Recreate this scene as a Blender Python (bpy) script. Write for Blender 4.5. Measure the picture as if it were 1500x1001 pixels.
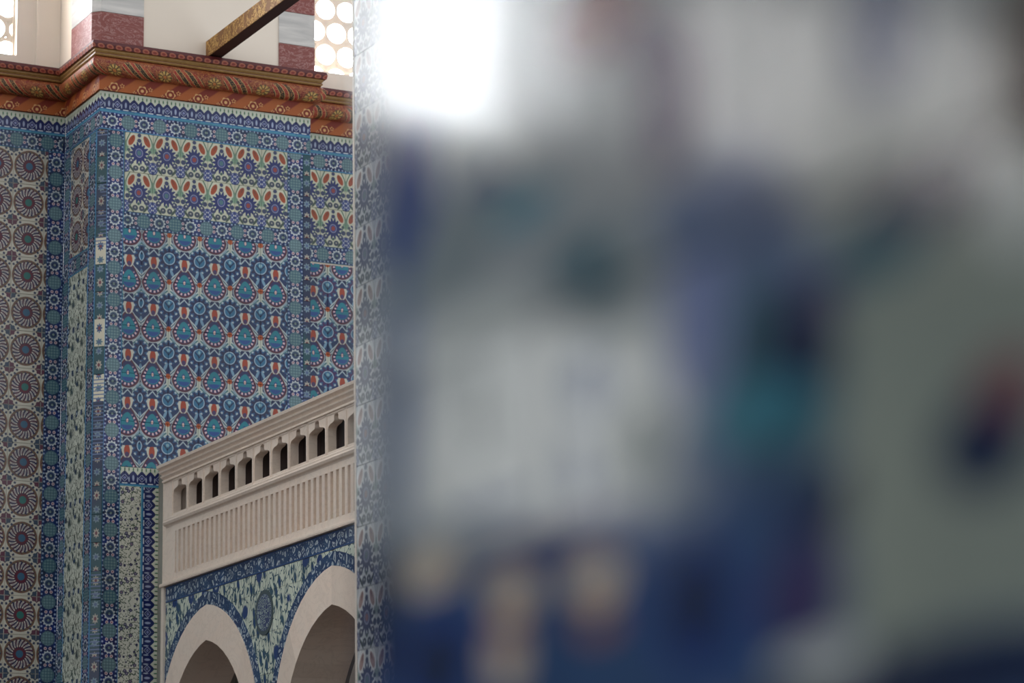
import bpy, bmesh, math, random
from mathutils import Vector, Matrix
from mathutils.geometry import tessellate_polygon

random.seed(7)
for o in list(bpy.data.objects): bpy.data.objects.remove(o)
scene = bpy.context.scene
COL = scene.collection

# ------------------------------------------------------------------ camera
F_PX, EYE = 4167.0, 1.6
yaw, pitch, roll = math.radians(28.3697), math.radians(12.425), math.radians(-0.9823)
fw = Vector((math.sin(yaw)*math.cos(pitch), math.cos(yaw)*math.cos(pitch), math.sin(pitch)))
rt0 = Vector((math.cos(yaw), -math.sin(yaw), 0)); up0 = rt0.cross(fw)
rt = rt0*math.cos(roll) + up0*math.sin(roll); up = -rt0*math.sin(roll) + up0*math.cos(roll)
cd = bpy.data.cameras.new('camera'); cam = bpy.data.objects.new('camera', cd); COL.objects.link(cam)
M = Matrix((rt, up, -fw)).transposed().to_4x4(); M.translation = (0, 0, EYE)
cam.matrix_world = M
cd.sensor_width = 36.0; cd.lens = 36.0*F_PX/1500.0
cd.dof.use_dof = True; cd.dof.focus_distance = 13.6; cd.dof.aperture_fstop = 3.5
cd.clip_start = 0.05; cd.clip_end = 200
scene.camera = cam

# ------------------------------------------------------------------ world and exposure
WORLD = 1.2
w = bpy.data.worlds.new('daylight'); scene.world = w; w.use_nodes = True
w.node_tree.nodes['Background'].inputs[0].default_value = (0.95, 0.975, 1.0, 1)
w.node_tree.nodes['Background'].inputs[1].default_value = WORLD
scene.view_settings.view_transform = 'Standard'; scene.view_settings.look = 'None'
scene.view_settings.gamma = 1; scene.view_settings.use_curve_mapping = False
scene.view_settings.exposure = 0.0
WINDOW_LIGHT = 30.0

# ------------------------------------------------------------------ shader helpers
def lin(c):
    if isinstance(c, str): c = [int(c[i:i+2], 16)/255 for i in (0, 2, 4)]
    return tuple(x/12.92 if x <= 0.04045 else ((x+0.055)/1.055)**2.4 for x in c) + (1.0,)

class Sh:
    """small compiler from pattern expressions to shader nodes"""
    def __init__(s, name, rough=0.2, spec=0.35):
        s.mat = bpy.data.materials.new(name); s.mat.use_nodes = True
        s.nt = s.mat.node_tree; s.b = s.nt.nodes['Principled BSDF']
        s.b.inputs['Roughness'].default_value = rough
        s.b.inputs['Specular IOR Level'].default_value = spec
        s.L = s.nt.links
    def node(s, t): return s.nt.nodes.new(t)
    def put(s, sock, v):
        if v is None: return
        if isinstance(v, bpy.types.NodeSocket): s.L.new(v, sock)
        else: sock.default_value = v
    def m(s, op, a, b=None, c=None, clamp=False):
        n = s.node('ShaderNodeMath'); n.operation = op; n.use_clamp = clamp
        s.put(n.inputs[0], a); s.put(n.inputs[1], b); s.put(n.inputs[2], c); return n.outputs[0]
    def add(s, a, b): return s.m('ADD', a, b)
    def sub(s, a, b): return s.m('SUBTRACT', a, b)
    def mul(s, a, b): return s.m('MULTIPLY', a, b)
    def absx(s, a): return s.m('ABSOLUTE', a)
    def wrap(s, a, lo, hi): return s.m('WRAP', a, hi, lo)
    def vec(s, x, y):
        n = s.node('ShaderNodeCombineXYZ'); s.put(n.inputs[0], x); s.put(n.inputs[1], y); return n.outputs[0]
    def sep(s, v):
        n = s.node('ShaderNodeSeparateXYZ'); s.L.new(v, n.inputs[0]); return n.outputs[0], n.outputs[1], n.outputs[2]
    def uv(s, wobble=0.0):
        n = s.node('ShaderNodeUVMap'); o = n.outputs[0]
        if wobble:
            g = s.node('ShaderNodeNewGeometry'); t = s.node('ShaderNodeTexNoise')
            t.inputs['Scale'].default_value = 30; t.inputs['Detail'].default_value = 1
            s.L.new(g.outputs['Position'], t.inputs['Vector'])
            a = s.node('ShaderNodeVectorMath'); a.operation = 'SUBTRACT'; s.L.new(t.outputs['Color'], a.inputs[0]); a.inputs[1].default_value = (.5,.5,.5)
            b = s.node('ShaderNodeVectorMath'); b.operation = 'MULTIPLY_ADD'
            s.L.new(a.outputs[0], b.inputs[0]); b.inputs[1].default_value = (wobble,)*3; s.L.new(o, b.inputs[2]); o = b.outputs[0]
        return o
    def pos(s): return s.node('ShaderNodeNewGeometry').outputs['Position']
    def mapping(s, v, loc=(0,0), rot=0, scale=(1,1)):
        n = s.node('ShaderNodeMapping'); n.vector_type = 'TEXTURE'; s.L.new(v, n.inputs[0])
        n.inputs[1].default_value = (loc[0], loc[1], 0); n.inputs[2].default_value = (0, 0, math.radians(rot))
        n.inputs[3].default_value = (scale[0], scale[1], 1); return n.outputs[0]
    def length(s, v):
        n = s.node('ShaderNodeVectorMath'); n.operation = 'LENGTH'; s.L.new(v, n.inputs[0]); return n.outputs[1]
    def below(s, d, r, aa): return s.m('MULTIPLY_ADD', d, -1/aa, r/aa + .5, True)      # 1 where d < r
    def ell(s, p, c, a, b=None, rot=0, aa=None):
        b = a if b is None else b
        return s.below(s.length(s.mapping(p, c, rot, (a, b))), 1.0, aa if aa else .25/min(a, b)+.04)
    def both(s, a, b): return s.m('MULTIPLY', a, b)
    def either(s, *a):
        r = a[0]
        for x in a[1:]: r = s.m('MAXIMUM', r, x)
        return r
    def between(s, d, lo, hi, aa=.2):
        return s.below(s.absx(s.sub(d, (lo+hi)/2)), (hi-lo)/2, aa)
    def mix(s, f, a, b):
        n = s.node('ShaderNodeMix'); n.data_type = 'RGBA'; s.put(n.inputs[0], f)
        for sock, c in ((n.inputs[6], a), (n.inputs[7], b)):
            s.put(sock, lin(c) if isinstance(c, str) else c)
        return n.outputs[2]
    def noise(s, v, scale, detail=3, rough=.5, dist=0):
        n = s.node('ShaderNodeTexNoise'); s.L.new(v, n.inputs['Vector']); n.inputs['Scale'].default_value = scale
        n.inputs['Detail'].default_value = detail; n.inputs['Roughness'].default_value = rough; n.inputs['Distortion'].default_value = dist
        return n.outputs['Fac']
    def voronoi(s, v, scale, feature='F1', rand=1.0):
        n = s.node('ShaderNodeTexVoronoi'); n.feature = feature; s.L.new(v, n.inputs['Vector'])
        n.inputs['Scale'].default_value = scale; n.inputs['Randomness'].default_value = rand; return n
    def rnd(s): return s.node('ShaderNodeObjectInfo').outputs['Random']
    def polar(s, p):
        x, y, _ = s.sep(p); return s.length(p), s.m('ARCTAN2', y, x)
    def petals(s, p, r0, amp, n, aa=.25, phase=0):
        r, t = s.polar(p)
        c = s.m('COSINE', s.m('MULTIPLY_ADD', t, float(n), phase))
        return s.below(s.m('MULTIPLY_ADD', c, -amp, r), r0, aa), r, t
    def bump(s, h, strength=.2, dist=.002):
        n = s.node('ShaderNodeBump'); n.inputs['Strength'].default_value = strength; n.inputs['Distance'].default_value = dist
        s.L.new(h, n.inputs['Height']); s.L.new(n.outputs[0], s.b.inputs['Normal'])
    def done(s, col, tile=True, vary=.16, hue=.0, sat=1.0):
        if tile:      # every tile fired a little differently, and old glaze is uneven
            h = s.node('ShaderNodeHueSaturation'); s.L.new(col, h.inputs['Color'])
            s.put(h.inputs['Value'], s.m('MULTIPLY_ADD', s.rnd(), vary, 0.9 - vary/2))
            h.inputs['Saturation'].default_value = sat
            if hue: s.put(h.inputs['Hue'], s.m('MULTIPLY_ADD', s.rnd(), hue, .5 - hue/2))
            col = h.outputs[0]
            g = s.noise(s.pos(), 9, 3)
            col = s.mix(s.m('MULTIPLY_ADD', g, .4, -.1, True), col, '48524e')
            s.bump(s.noise(s.pos(), 14, 2), .12, .004)
        s.put(s.b.inputs['Base Color'], col); return s.mat

WHITE, CREAM, NAVY, COBALT, BLUE = 'd9d8c6', 'ded3bd', '0c1c48', '13265a', '2b4f95'
TURQ, TEAL, RED, MAROON, PURPLE, GREEN, OLIVE = '2f93a5', '2b6a78', 'b04a22', '6e2230', '3a2c66', '3f7a5c', '6b5f3c'

def mat_ogee(name, tint=False):
    s = Sh(name, .22); uv = s.uv(.5); u, v, _ = s.sep(uv)
    W, H = 17.9, 26.0
    x = s.wrap(u, -W/2, W/2); y = s.wrap(v, -H/2, H/2); ax = s.absx(x); p = s.vec(x, y)
    y2 = s.wrap(s.add(v, H/2), -H/2, H/2); xs = s.sub(ax, W/2); xm = s.wrap(s.add(u, W/2), -W/2, W/2)
    p2 = s.vec(xm, y2); p3 = s.vec(xm, y)
    base = s.mix(s.below(s.noise(s.pos(), 60), .5, .3), COBALT, '123056')
    # pale stem bands of the lattice
    dA = s.absx(s.m('MULTIPLY_ADD', ax, 1.05, s.add(y, 7.4)))
    mA = s.both(s.below(dA, 2.1, .4), s.below(ax, 5.6, .6)); base = s.mix(mA, base, 'a3b2bb')
    mA = s.both(s.below(dA, 1.2, .3), s.below(ax, 5.4, .6)); base = s.mix(mA, base, NAVY)
    dB = s.absx(s.m('MULTIPLY_ADD', xs, -.85, s.add(y, 4.2)))
    for wd, c in ((1.5, 'b4bebb'), (.5, '3f6f74')):
        base = s.mix(s.both(s.below(dB, wd, .35), s.below(s.absx(xs), 6.2, .6)), base, c)
    base = s.mix(s.ell(p3, (0, -2.4), 1.3, 3.4), base, 'b9beb2')
    # rosette half a row off
    m, r, t = s.petals(p2, 5.3, .9, 12, .4); base = s.mix(s.below(r, 6.5, .3), base, '24507c'); base = s.mix(m, base, '18204a' if not tint else '3c1f55')
    pd = s.both(s.between(r, 5.7, 6.7, .3), s.below(s.m('COSINE', s.mul(t, 12.0)), -.45, .4)); base = s.mix(pd, base, 'aab9c2')
    base = s.mix(s.below(r, 3.5, .25), base, '9fb6c9')
    for sx in (-1, 1):
        base = s.mix(s.ell(p2, (sx*1.7, -8.0), .75, 2.4, sx*24), base, '6f93ad')
        base = s.mix(s.ell(p2, (sx*3.3, 6.9), .6, 1.7, sx*50), base, '7d9aac'); base = s.mix(s.below(r, 3.0, .25), base, '2c688c')
    vx, vy, _ = s.sep(p2); dv = s.absx(s.m('MULTIPLY_ADD', s.absx(vx), -1.2, s.add(vy, 1.2)))
    base = s.mix(s.both(s.below(dv, .55, .3), s.below(r, 2.9, .2)), base, '122a50')
    base = s.mix(s.ell(p2, (0, 1.4), .8, 1.0), base, '8fb6c4')
    # pale stems running down the shoulders of each drop
    dC = s.absx(s.m('MULTIPLY_ADD', ax, 1.0, s.sub(y, 8.6)))
    for wd, c in ((1.2, 'b6bfbe'), (.4, '3a5a70')):
        base = s.mix(s.both(s.below(dC, wd, .35), s.between(ax, .8, 7.6, .5)), base, c)
    # teardrop
    k = s.m('MULTIPLY_ADD', s.add(s.m('MAXIMUM', y, -1.0), 1.0), .07, 1.0)
    ysc = s.m('MULTIPLY', s.add(y, 1.0), s.m('MULTIPLY_ADD', s.m('GREATER_THAN', y, -1.0), -1/6.0+1/8.2, 1/6.0))
    xsc = s.m('MULTIPLY', s.m('DIVIDE', ax, 5.8), k)
    d = s.length(s.vec(xsc, ysc)); ang = s.m('ARCTAN2', s.add(y, 1.0), x)
    base = s.mix(s.below(d, 1.25, .07), base, 'a7b0b4'); base = s.mix(s.below(d, 1.17, .07), base, '4d1a34')
    base = s.mix(s.below(d, .98, .06), base, '222456')
    dots = s.both(s.below(s.m('COSINE', s.mul(ang, 15.0)), -.1, .5), s.between(d, .76, .96, .06))
    base = s.mix(s.both(dots, s.below(y, 3.5, 1)), base, 'd6b6c0')
    base = s.mix(s.below(d, .7, .06), base, '17798a'); base = s.mix(s.both(s.below(d, .62, .05), s.below(y, -2.2, .6)), base, '1d4688')
    base = s.mix(s.ell(p, (0, .4), 1.0, 1.7), base, '23457f'); base = s.mix(s.ell(p, (0, .2), .6, 1.0), base, 'd7b9b0')
    # tulip above the drop
    for sx in (-1, 1):
        base = s.mix(s.ell(p, (sx*1.3, 9.8), 1.5, 3.4, -sx*14), base, 'c2c1b4')
    base = s.mix(s.ell(p, (0, 10.1), 1.7, 3.3), base, '9c3b22'); base = s.mix(s.ell(p, (0, 8.1), 1.2, 1.3), base, '43305c')
    base = s.mix(s.ell(p3, (0, 0), 1.5, 1.5), base, 'a9532b')
    return s.done(base, vary=.22)

def mat_tulip(name, ground='c3c4ae', stem='4f7060', red='9c421e', halo='cfcdb8', wob=.4, sat=1.0):
    s = Sh(name, .2); uv = s.uv(wob); u, v, _ = s.sep(uv); W, H = 16.0, 22.2
    x = s.wrap(u, -W/2, W/2); y = s.wrap(v, -H/2, H/2); ax = s.absx(x); q = s.vec(ax, y)
    p = s.vec(x, y); c = ground
    # stems
    st = s.absx(s.sub(ax, s.m('MULTIPLY_ADD', s.m('SINE', s.mul(y, .32)), 1.6, 5.8)))
    c = s.mix(s.below(st, .35, .2), c, stem)
    c = s.mix(s.ell(q, (8, 3.4), .8, 3.2), c, '7c9a84'); c = s.mix(s.ell(q, (6.7, 2.2), .5, 2.2, 15), c, '6b9078')
    # great blue flower
    m, r, t = s.petals(s.mapping(p, (0, 0), 0, (1, 1.15)), 4.7, .9, 14, .35)
    c = s.mix(m, c, '1e2966'); c = s.mix(s.below(r, 2.2, .25), c, '8d90ac')
    c = s.mix(s.below(r, 1.85, .25), c, '3a4684'); c = s.mix(s.below(r, 1.2, .25), c, s.mix(s.m('GREATER_THAN', s.rnd(), .5), '8e3a3a', '4a6f78'))
    # half lotus at the corners
    for cy in (-7.9, 7.9 + 6.4):
        c = s.mix(s.ell(q, (8, cy), 3.0, 3.5), c, '3d4a85')
        px = s.m('SINE', s.mul(s.sub(ax, 8.0), 3.2)); py = s.m('SINE', s.mul(y, 2.6))
        c = s.mix(s.both(s.ell(q, (8, cy), 2.5, 3.0), s.below(s.mul(px, py), -.25, .3)), c, 'aeb3c0')
    # red tulips, leaning over the flower
    c = s.mix(s.ell(q, (4.35, 6.9), 2.2, 4.2, 26), c, halo)
    c = s.mix(s.ell(q, (4.35, 6.8), 1.55, 3.3, 26), c, red); c = s.mix(s.ell(q, (3.7, 8.2), .45, 1.6, 24), c, '7d3a22')
    # small blossoms and leaves
    for cx, cy, rr, k in ((4.6, -5.0, 1.6, '343c62'), (1.9, -8.6, 1.6, '3c4658'), (0, 7.0, 1.2, '323a62'), (6.4, -2.2, 1.35, '333d60'), (6.0, 1.2, .9, '44525c'), (0, -6.2, .8, '3f5f58'), (0, 9.9, 1.1, '343c62')):
        c = s.mix(s.ell(q, (cx, cy), rr), c, k)
    c = s.mix(s.ell(q, (4.5, -4.6), .5), c, 'b8b7b0'); c = s.mix(s.ell(q, (1.9, -8.4), .45), c, 'a9a6a0')
    c = s.mix(s.ell(q, (4.2, -9.0), .65, 2.4, -38), c, '3d4f47')
    return s.done(c, vary=.14, sat=sat)

def mat_border(name, width=10.0, ground=NAVY, period=17.8):
    s = Sh(name, .2); uv = s.uv(.25); u, v, _ = s.sep(uv)
    x = s.wrap(u, -period/2, period/2); y = v; k = width/10.0
    c = s.mix(s.below(s.noise(s.pos(), 25), .5, .2), ground, '15306c')
    p = s.vec(x, y); p2 = s.vec(s.wrap(s.add(u, period/2), -period/2, period/2), y)
    m, r, t = s.petals(p2, 4.0*k, .12, 16, .2)
    c = s.mix(m, c, s.mix(s.rnd(), '3d6278', '567276'))
    gx = s.m('SINE', s.mul(s.add(u, v), 2.0)); gy = s.m('SINE', s.mul(s.sub(u, v), 2.0))
    c = s.mix(s.both(s.below(r, 3.5*k, .2), s.below(s.mul(gx, gy), -.12, .3)), c, '6d8c92')
    m, r, t = s.petals(p, 3.05*k, .38, 11, .2); c = s.mix(m, c, 'bcc4c8')
    c = s.mix(s.below(r, 2.2*k, .2), c, '3d5574'); c = s.mix(s.below(r, 1.5*k, .2), c, '22305a'); c = s.mix(s.below(r, .7*k, .2), c, '7f9590')
    q = s.vec(s.absx(x), s.absx(y))
    for cx, cy, rr, kk in ((4.45, 1.35, .85, 'c4b6bd'), (4.45, 1.35, .4, '8a4655'), (3.3, 3.7, .55, '9fb0c8'), (5.6, 3.9, .5, '8fa3c4'), (7.6, 4.2, .45, '93a6c0'), (1.2, 4.0, .45, '9fb0c8')):
        c = s.mix(s.ell(q, (cx, cy*k), rr*k), c, kk)
    c = s.mix(s.below(s.sub(width/2, s.absx(y)), .42, .15), c, '4f8fb4')
    return s.done(c, vary=.3, hue=.03)

def mat_crest(name):
    s = Sh(name, .2); u, v, _ = s.sep(s.uv(.2)); P = 9.6
    x = s.wrap(u, -P/2, P/2); xh = s.wrap(u, -P/4, P/4); ah = s.absx(xh); y = v   # y 0..11
    c = 'c6ccbc'
    dome = s.m('MULTIPLY_ADD', s.m('POWER', s.m('DIVIDE', ah, 2.4), 1.3), -2.3, 8.3)
    c = s.mix(s.below(s.sub(y, dome), 0, .3), c, '101d5a')
    ax = s.absx(x); px = s.vec(x, y); pq = s.vec(s.sub(P/2, ax), y)
    dd = s.add(ax, s.absx(s.sub(y, 4.4)))
    c = s.mix(s.between(dd, 1.7, 2.1, .25), c, '9fa9c8'); c = s.mix(s.below(dd, .9, .3), c, '7f88b4')
    c = s.mix(s.ell(pq, (0, 4.4), .6, 1.6), c, '9aa6c6')
    sx = s.absx(s.sub(ax, P/4)); c = s.mix(s.ell(s.vec(sx, y), (0, 3.6), .35, 1.3), c, 'a3b0c6')
    h = s.wrap(u, -1.2, 1.2); c = s.mix(s.ell(s.vec(h, y), (0, 9.0), .42, 1.0), c, s.mix(s.m('GREATER_THAN', s.m('SINE', s.mul(u, 1.31)), .3), '3f7a5c', '8a4338'))
    c = s.mix(s.below(y, 1.35, .2), c, '2a6f9d'); c = s.mix(s.below(y, .5, .2), c, '5fa6bd'); c = s.mix(s.both(s.between(y, 1.3, 1.9, .2), s.below(s.absx(s.wrap(u, -2.4, 2.4)), 1.5, .3)), c, 'c3ccd6')
    return s.done(c, vary=.14)

def mat_medallion(name):
    s = Sh(name, .25); u, v, _ = s.sep(s.uv(.3)); W, H = 18.0, 20.7
    x = s.wrap(u, -W/2, W/2); y = s.wrap(v, -H/2, H/2); p = s.vec(x, y); c = 'c6c2b4'
    r, t = s.polar(s.mapping(p, (0, 0), 0, (1, 1.03)))
    c = s.mix(s.below(r, 8.7, .25), c, '6a5a46')
    c = s.mix(s.both(s.between(r, 8.15, 8.5, .2), s.below(s.m('SINE', s.mul(t, 34.0)), 0, .6)), c, '7e3040')
    N_ = 20.0
    sc_ = s.m('COSINE', s.mul(t, N_)); c = s.mix(s.below(s.m('MULTIPLY_ADD', sc_, -.3, r), 7.6, .25), c, s.mix(s.below(s.m('SINE', s.m('MULTIPLY_ADD', t, 9.0, 1.0)), 0, .3), '26264e', '4d2440'))
    sp = s.m('COSINE', s.m('MULTIPLY_ADD', t, N_, s.m('MULTIPLY_ADD', s.m('MULTIPLY', r, r), .13, -2.2)))
    c = s.mix(s.both(s.between(r, 3.7, 7.35, .3), s.below(s.mul(sp, -1.0), -.12, .5)), c, 'cfc8ba')
    c = s.mix(s.both(s.between(r, 4.6, 6.9, .3), s.below(s.mul(sp, -1.0), -.82, .15)), c, '7a7488')
    m, r2, t2 = s.petals(p, 3.5, .45, 14, .3); c = s.mix(m, c, '5c2234')
    c = s.mix(s.below(r, 2.0, .3), c, s.mix(s.m('GREATER_THAN', s.rnd(), .6), '33607f', '2a6a66'))
    q = s.vec(s.sub(s.absx(x), W/2), s.sub(s.absx(y), H/2)); m, r, t = s.petals(q, 3.1, .25, 8, .3)
    c = s.mix(m, c, s.mix(s.m('GREATER_THAN', s.rnd(), .45), '3a4a60', '5e3448'))
    qx, qy, _ = s.sep(q); c = s.mix(s.both(s.below(s.m('MINIMUM', s.absx(qx), s.absx(qy)), .2, .2), s.below(r, 2.7, .2)), c, 'b5b3ac')
    ddot = s.both(s.between(r, 3.9, 5.2, .3), s.below(s.m('COSINE', s.mul(t, 12.0)), 0.0, .5)); c = s.mix(ddot, c, '333c58')
    return s.done(c, vary=.12)

def mat_vine(name, ground='d2d3c6', sc=1.0):
    s = Sh(name, .25); uv = s.uv(.6); u, v, _ = s.sep(uv)
    n = s.voronoi(s.mapping(uv, (0, 0), 0, (1, 1)), .36*sc, 'F1', .7)
    d = n.outputs['Distance']; c = ground
    vn = s.noise(uv, .32*sc, 1); c = s.mix(s.below(s.absx(s.sub(vn, .5)), .018, .01), c, '5a6a58')
    n2 = s.voronoi(uv, .8*sc, 'F1', 1.0); c = s.mix(s.below(n2.outputs['Distance'], .3, .08), c, '46564e')
    c = s.mix(s.below(d, .36, .06), c, '2e3056'); c = s.mix(s.below(d, .22, .06), c, '7e7a90'); c = s.mix(s.below(d, .1, .05), c, '6e3a3a')
    return s.done(c, vary=.14)

def mat_leafy(name, ground='bfc6b2', blue='34507a', leaf='4a5a4e', st=(1.0, .33), sc=.3, fl=.09):
    s = Sh(name, .25); uv = s.uv(.8); q = s.mapping(uv, (0, 0), 14, (1/st[0], 1/st[1])); c = ground
    n = s.voronoi(q, sc, 'F1', .8); c = s.mix(s.below(n.outputs['Distance'], .36, .1), c, leaf); c = s.mix(s.below(n.outputs['Distance'], .2, .08), c, blue)
    wv = s.noise(s.mapping(uv, (3, 9), -16, (1/st[0], 1/st[1])), sc*1.6, 1); c = s.mix(s.below(s.absx(s.sub(wv, .5)), .03, .02), c, leaf)
    n3 = s.voronoi(uv, fl, 'F1', .35); m = s.below(n3.outputs['Distance'], .24, .04); c = s.mix(m, c, blue)
    c = s.mix(s.below(n3.outputs['Distance'], .1, .03), c, 'a9b7bd')
    return s.done(c, vary=.14)

def mat_scroll(name, ground='283e66', ink='b3c3cc'):
    s = Sh(name, .25); uv = s.uv(.5)
    n = s.voronoi(uv, .27, 'DISTANCE_TO_EDGE', .8); c = s.mix(s.below(s.noise(s.pos(), 12), .5, .2), ground, '2f4d74')
    c = s.mix(s.between(n.outputs['Distance'], .16, .27, .05), c, ink)
    n2 = s.voronoi(uv, .27, 'F1', .8); c = s.mix(s.below(n2.outputs['Distance'], .14, .05), c, 'c2ccd0')
    n3 = s.voronoi(uv, .9, 'F1', 1.0); c = s.mix(s.below(n3.outputs['Distance'], .2, .08), c, '7f95ad')
    x, y, _ = s.sep(uv); c = s.mix(s.below(s.sub(4.0, s.absx(y)), .7, .15), c, '2f4f80')
    return s.done(c, vary=.2)

def mat_medal_disc(name):
    s = Sh(name, .25); p = s.uv(.3); r, t = s.polar(p); c = '4d5c60'
    n = s.voronoi(p, .42, 'DISTANCE_TO_EDGE', .6); c = s.mix(s.below(r, 9.0, .3), c, '3f4c74')
    c = s.mix(s.both(s.between(n.outputs['Distance'], .1, .22, .05), s.below(r, 8.8, .3)), c, '9fb2ae')
    return s.done(c)

def mat_chamfer(name, a='18274c', b='134650', fl='a9a398', fl2='6f8796'):
    s = Sh(name, .12); u, v, _ = s.sep(s.uv(.15)); c = s.mix(s.below(s.noise(s.pos(), 2.2, 1), .5, .04), a, b)
    y = s.wrap(u, -7.5, 7.5); p = s.vec(v, y); y2 = s.wrap(s.add(u, 7.5), -7.5, 7.5)
    m, r, t = s.petals(s.mapping(p, (0, 0), 0, (1, 1.5)), 1.5, .35, 8, .3); c = s.mix(m, c, fl); c = s.mix(s.below(r, .7, .2), c, '6a303e')
    m, r, t = s.petals(s.vec(v, y2), 1.7, .4, 7, .3); c = s.mix(m, c, fl2); c = s.mix(s.below(r, .8, .2), c, '4b5f86')
    c = s.mix(s.both(s.below(s.absx(s.wrap(u, -1.0, 1.0)), .3, .2), s.below(s.noise(s.pos(), 5, 1), .45, .03)), c, '5d6f96')
    return s.done(c, vary=.3)

def mat_plaster(name, col='e6dacc', rough=.75):
    s = Sh(name, rough, .3); n = s.noise(s.pos(), 1.3, 5, .6)
    c = s.mix(s.m('MULTIPLY_ADD', n, 1.2, -.35, True), col, 'd8cbbb'); s.bump(s.noise(s.pos(), 60, 4), .08, .002)
    return s.done(c, tile=False)

def mat_marble(name, base='ecd8c7', vein='b3a395', sc=3.0, st=.5, rough=.45, rot=35, white='e9ded0'):
    s = Sh(name, rough, .4); p = s.pos()
    n = s.node('ShaderNodeMapping'); s.L.new(p, n.inputs[0]); n.inputs[2].default_value = (.3, math.radians(rot), math.radians(rot)); n.inputs[3].default_value = (1, 1, 1.3)
    f = s.noise(n.outputs[0], sc, 5, .6, 1.2); c = s.mix(s.m('MULTIPLY_ADD', f, 1.6, -.35, True), base, white)
    g = s.noise(n.outputs[0], sc*2.2, 4, .6, 2.0); v = s.below(s.absx(s.sub(g, .5)), .02, .05)
    c = s.mix(s.mul(v, st*.45), c, vein)
    c = s.mix(s.m('MULTIPLY_ADD', s.rnd(), .3, 0), c, vein)
    return s.done(c, tile=False)

def mat_plain(name, col, rough=.6, spec=.3, n=.25):
    s = Sh(name, rough, spec); f = s.noise(s.pos(), 8, 4); h = s.node('ShaderNodeHueSaturation')
    h.inputs['Color'].default_value = lin(col); s.put(h.inputs['Value'], s.m('MULTIPLY_ADD', f, n*2, 1-n)); return s.done(h.outputs[0], tile=False)

def mat_orange(name):
    s = Sh(name, .5, .3); u, v, _ = s.sep(s.uv(.3)); P = 16.0; x = s.wrap(u, -P/2, P/2); p = s.vec(x, s.sub(v, 4.2))
    st = s.m('SINE', s.m('MULTIPLY_ADD', s.m('MULTIPLY_ADD', v, -1.3, u), 2*math.pi/P, .4))
    c = s.mix(s.below(st, 0, .5), '9c5428', '752a1c')
    m, r, t = s.petals(p, 2.7, .3, 6, .25); c2 = s.mix(s.both(m, s.m('GREATER_THAN', r, 2.15)), c, 'c89c68'); c = s.mix(s.below(r, .9, .3), c2, 'c89c68')
    q = s.mapping(p, (4.6, 1.4), 20, (1, 1)); m, r, t = s.petals(q, 1.1, .3, 5, .25); c = s.mix(s.both(m, s.m('GREATER_THAN', r, .55)), c, 'b98452')
    q = s.mapping(p, (-4.4, -1.6), 20, (1, 1)); m, r, t = s.petals(q, .9, .3, 5, .25); c = s.mix(s.both(m, s.m('GREATER_THAN', r, .4)), c, 'b98452')
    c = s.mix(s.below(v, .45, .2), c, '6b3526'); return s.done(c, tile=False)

def mat_torus(name):
    s = Sh(name, .45, .35); u, v, _ = s.sep(s.uv(.4)); P = 26.5; x = s.wrap(u, -P/2, P/2); x2 = s.wrap(s.add(u, P/2), -P/2, P/2)
    c = s.mix(s.below(s.noise(s.uv(), .35, 2), .52, .06), '6e211a', '7d3d20')
    lean = s.m('MULTIPLY_ADD', s.sub(v, 6.0), .75, x)                       # leaves lean with height
    st = s.m('COSINE', s.mul(lean, 1.2)); fan = s.ell(s.vec(lean, v), (0, 6.2), 7.4, 5.8)
    c = s.mix(fan, c, s.mix(s.below(st, .1, .4), '8a241c', '141c12')); c = s.mix(s.both(fan, s.between(st, -.05, .3, .2)), c, 'c2a26c')
    p = s.vec(x2, s.sub(v, 6.0)); m, r, t = s.petals(p, 3.6, .4, 9, .3); c = s.mix(m, c, '4a3a20')
    c = s.mix(s.both(s.between(r, 1.4, 3.2, .3), s.below(s.m('COSINE', s.mul(t, 9.0)), .1, .5)), c, 'b0934e'); c = s.mix(s.below(r, .9, .3), c, 'a8622f')
    w2 = s.noise(s.uv(), .9, 2); c = s.mix(s.below(s.absx(s.sub(w2, .5)), .018, .02), c, 'b07a48')
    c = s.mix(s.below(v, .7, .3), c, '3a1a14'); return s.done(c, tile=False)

def mat_gold(name):
    s = Sh(name, .4, .4); u, v, _ = s.sep(s.uv(.2)); n = s.noise(s.uv(), .5, 3)
    c = s.mix(n, '7a5a30', 'a8854f'); c = s.mix(s.below(s.absx(s.sub(v, 1.6)), .3, .2), c, '5e3020'); return s.done(c, tile=False)

def mat_bead(name):
    s = Sh(name, .45, .35); u, v, _ = s.sep(s.uv()); x = s.wrap(u, -2.3, 2.3); p = s.vec(x, s.sub(v, 2.3))
    c = '4f1a1c'; c = s.mix(s.ell(p, (0, 0), 1.75, 1.4), c, '9c5a44'); c = s.mix(s.ell(p, (0, 0), 1.0, .7), c, '7d3028')
    c = s.mix(s.below(v, .5, .2), c, '8f6a3c'); return s.done(c, tile=False)

def mat_beamside(name):
    s = Sh(name, .55, .3); p = s.pos(); n = s.noise(p, 38, 2, .5, 1.0); c = s.mix(s.below(s.absx(s.sub(n, .5)), .05, .05), '84592f', 'd0a560')
    n2 = s.noise(p, 14, 3); c = s.mix(s.below(n2, .42, .06), c, '8a5f37'); return s.done(c, tile=False)

def mat_redmarble(name):
    s = Sh(name, .4, .45); p = s.pos(); n = s.node('ShaderNodeMapping'); s.L.new(p, n.inputs[0]); n.inputs[2].default_value = (0, math.radians(28), 0); n.inputs[3].default_value = (1.2, 1.2, 3)
    f = s.noise(n.outputs[0], 5, 5, .65, 1.5); c = s.mix(f, '74352f', '854640'); g = s.noise(n.outputs[0], 7, 5, .6, 2.5)
    c = s.mix(s.mul(s.below(s.absx(s.sub(g, .52)), .015, .05), .5), c, 'c9a8a4'); return s.done(c, tile=False)

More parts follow.
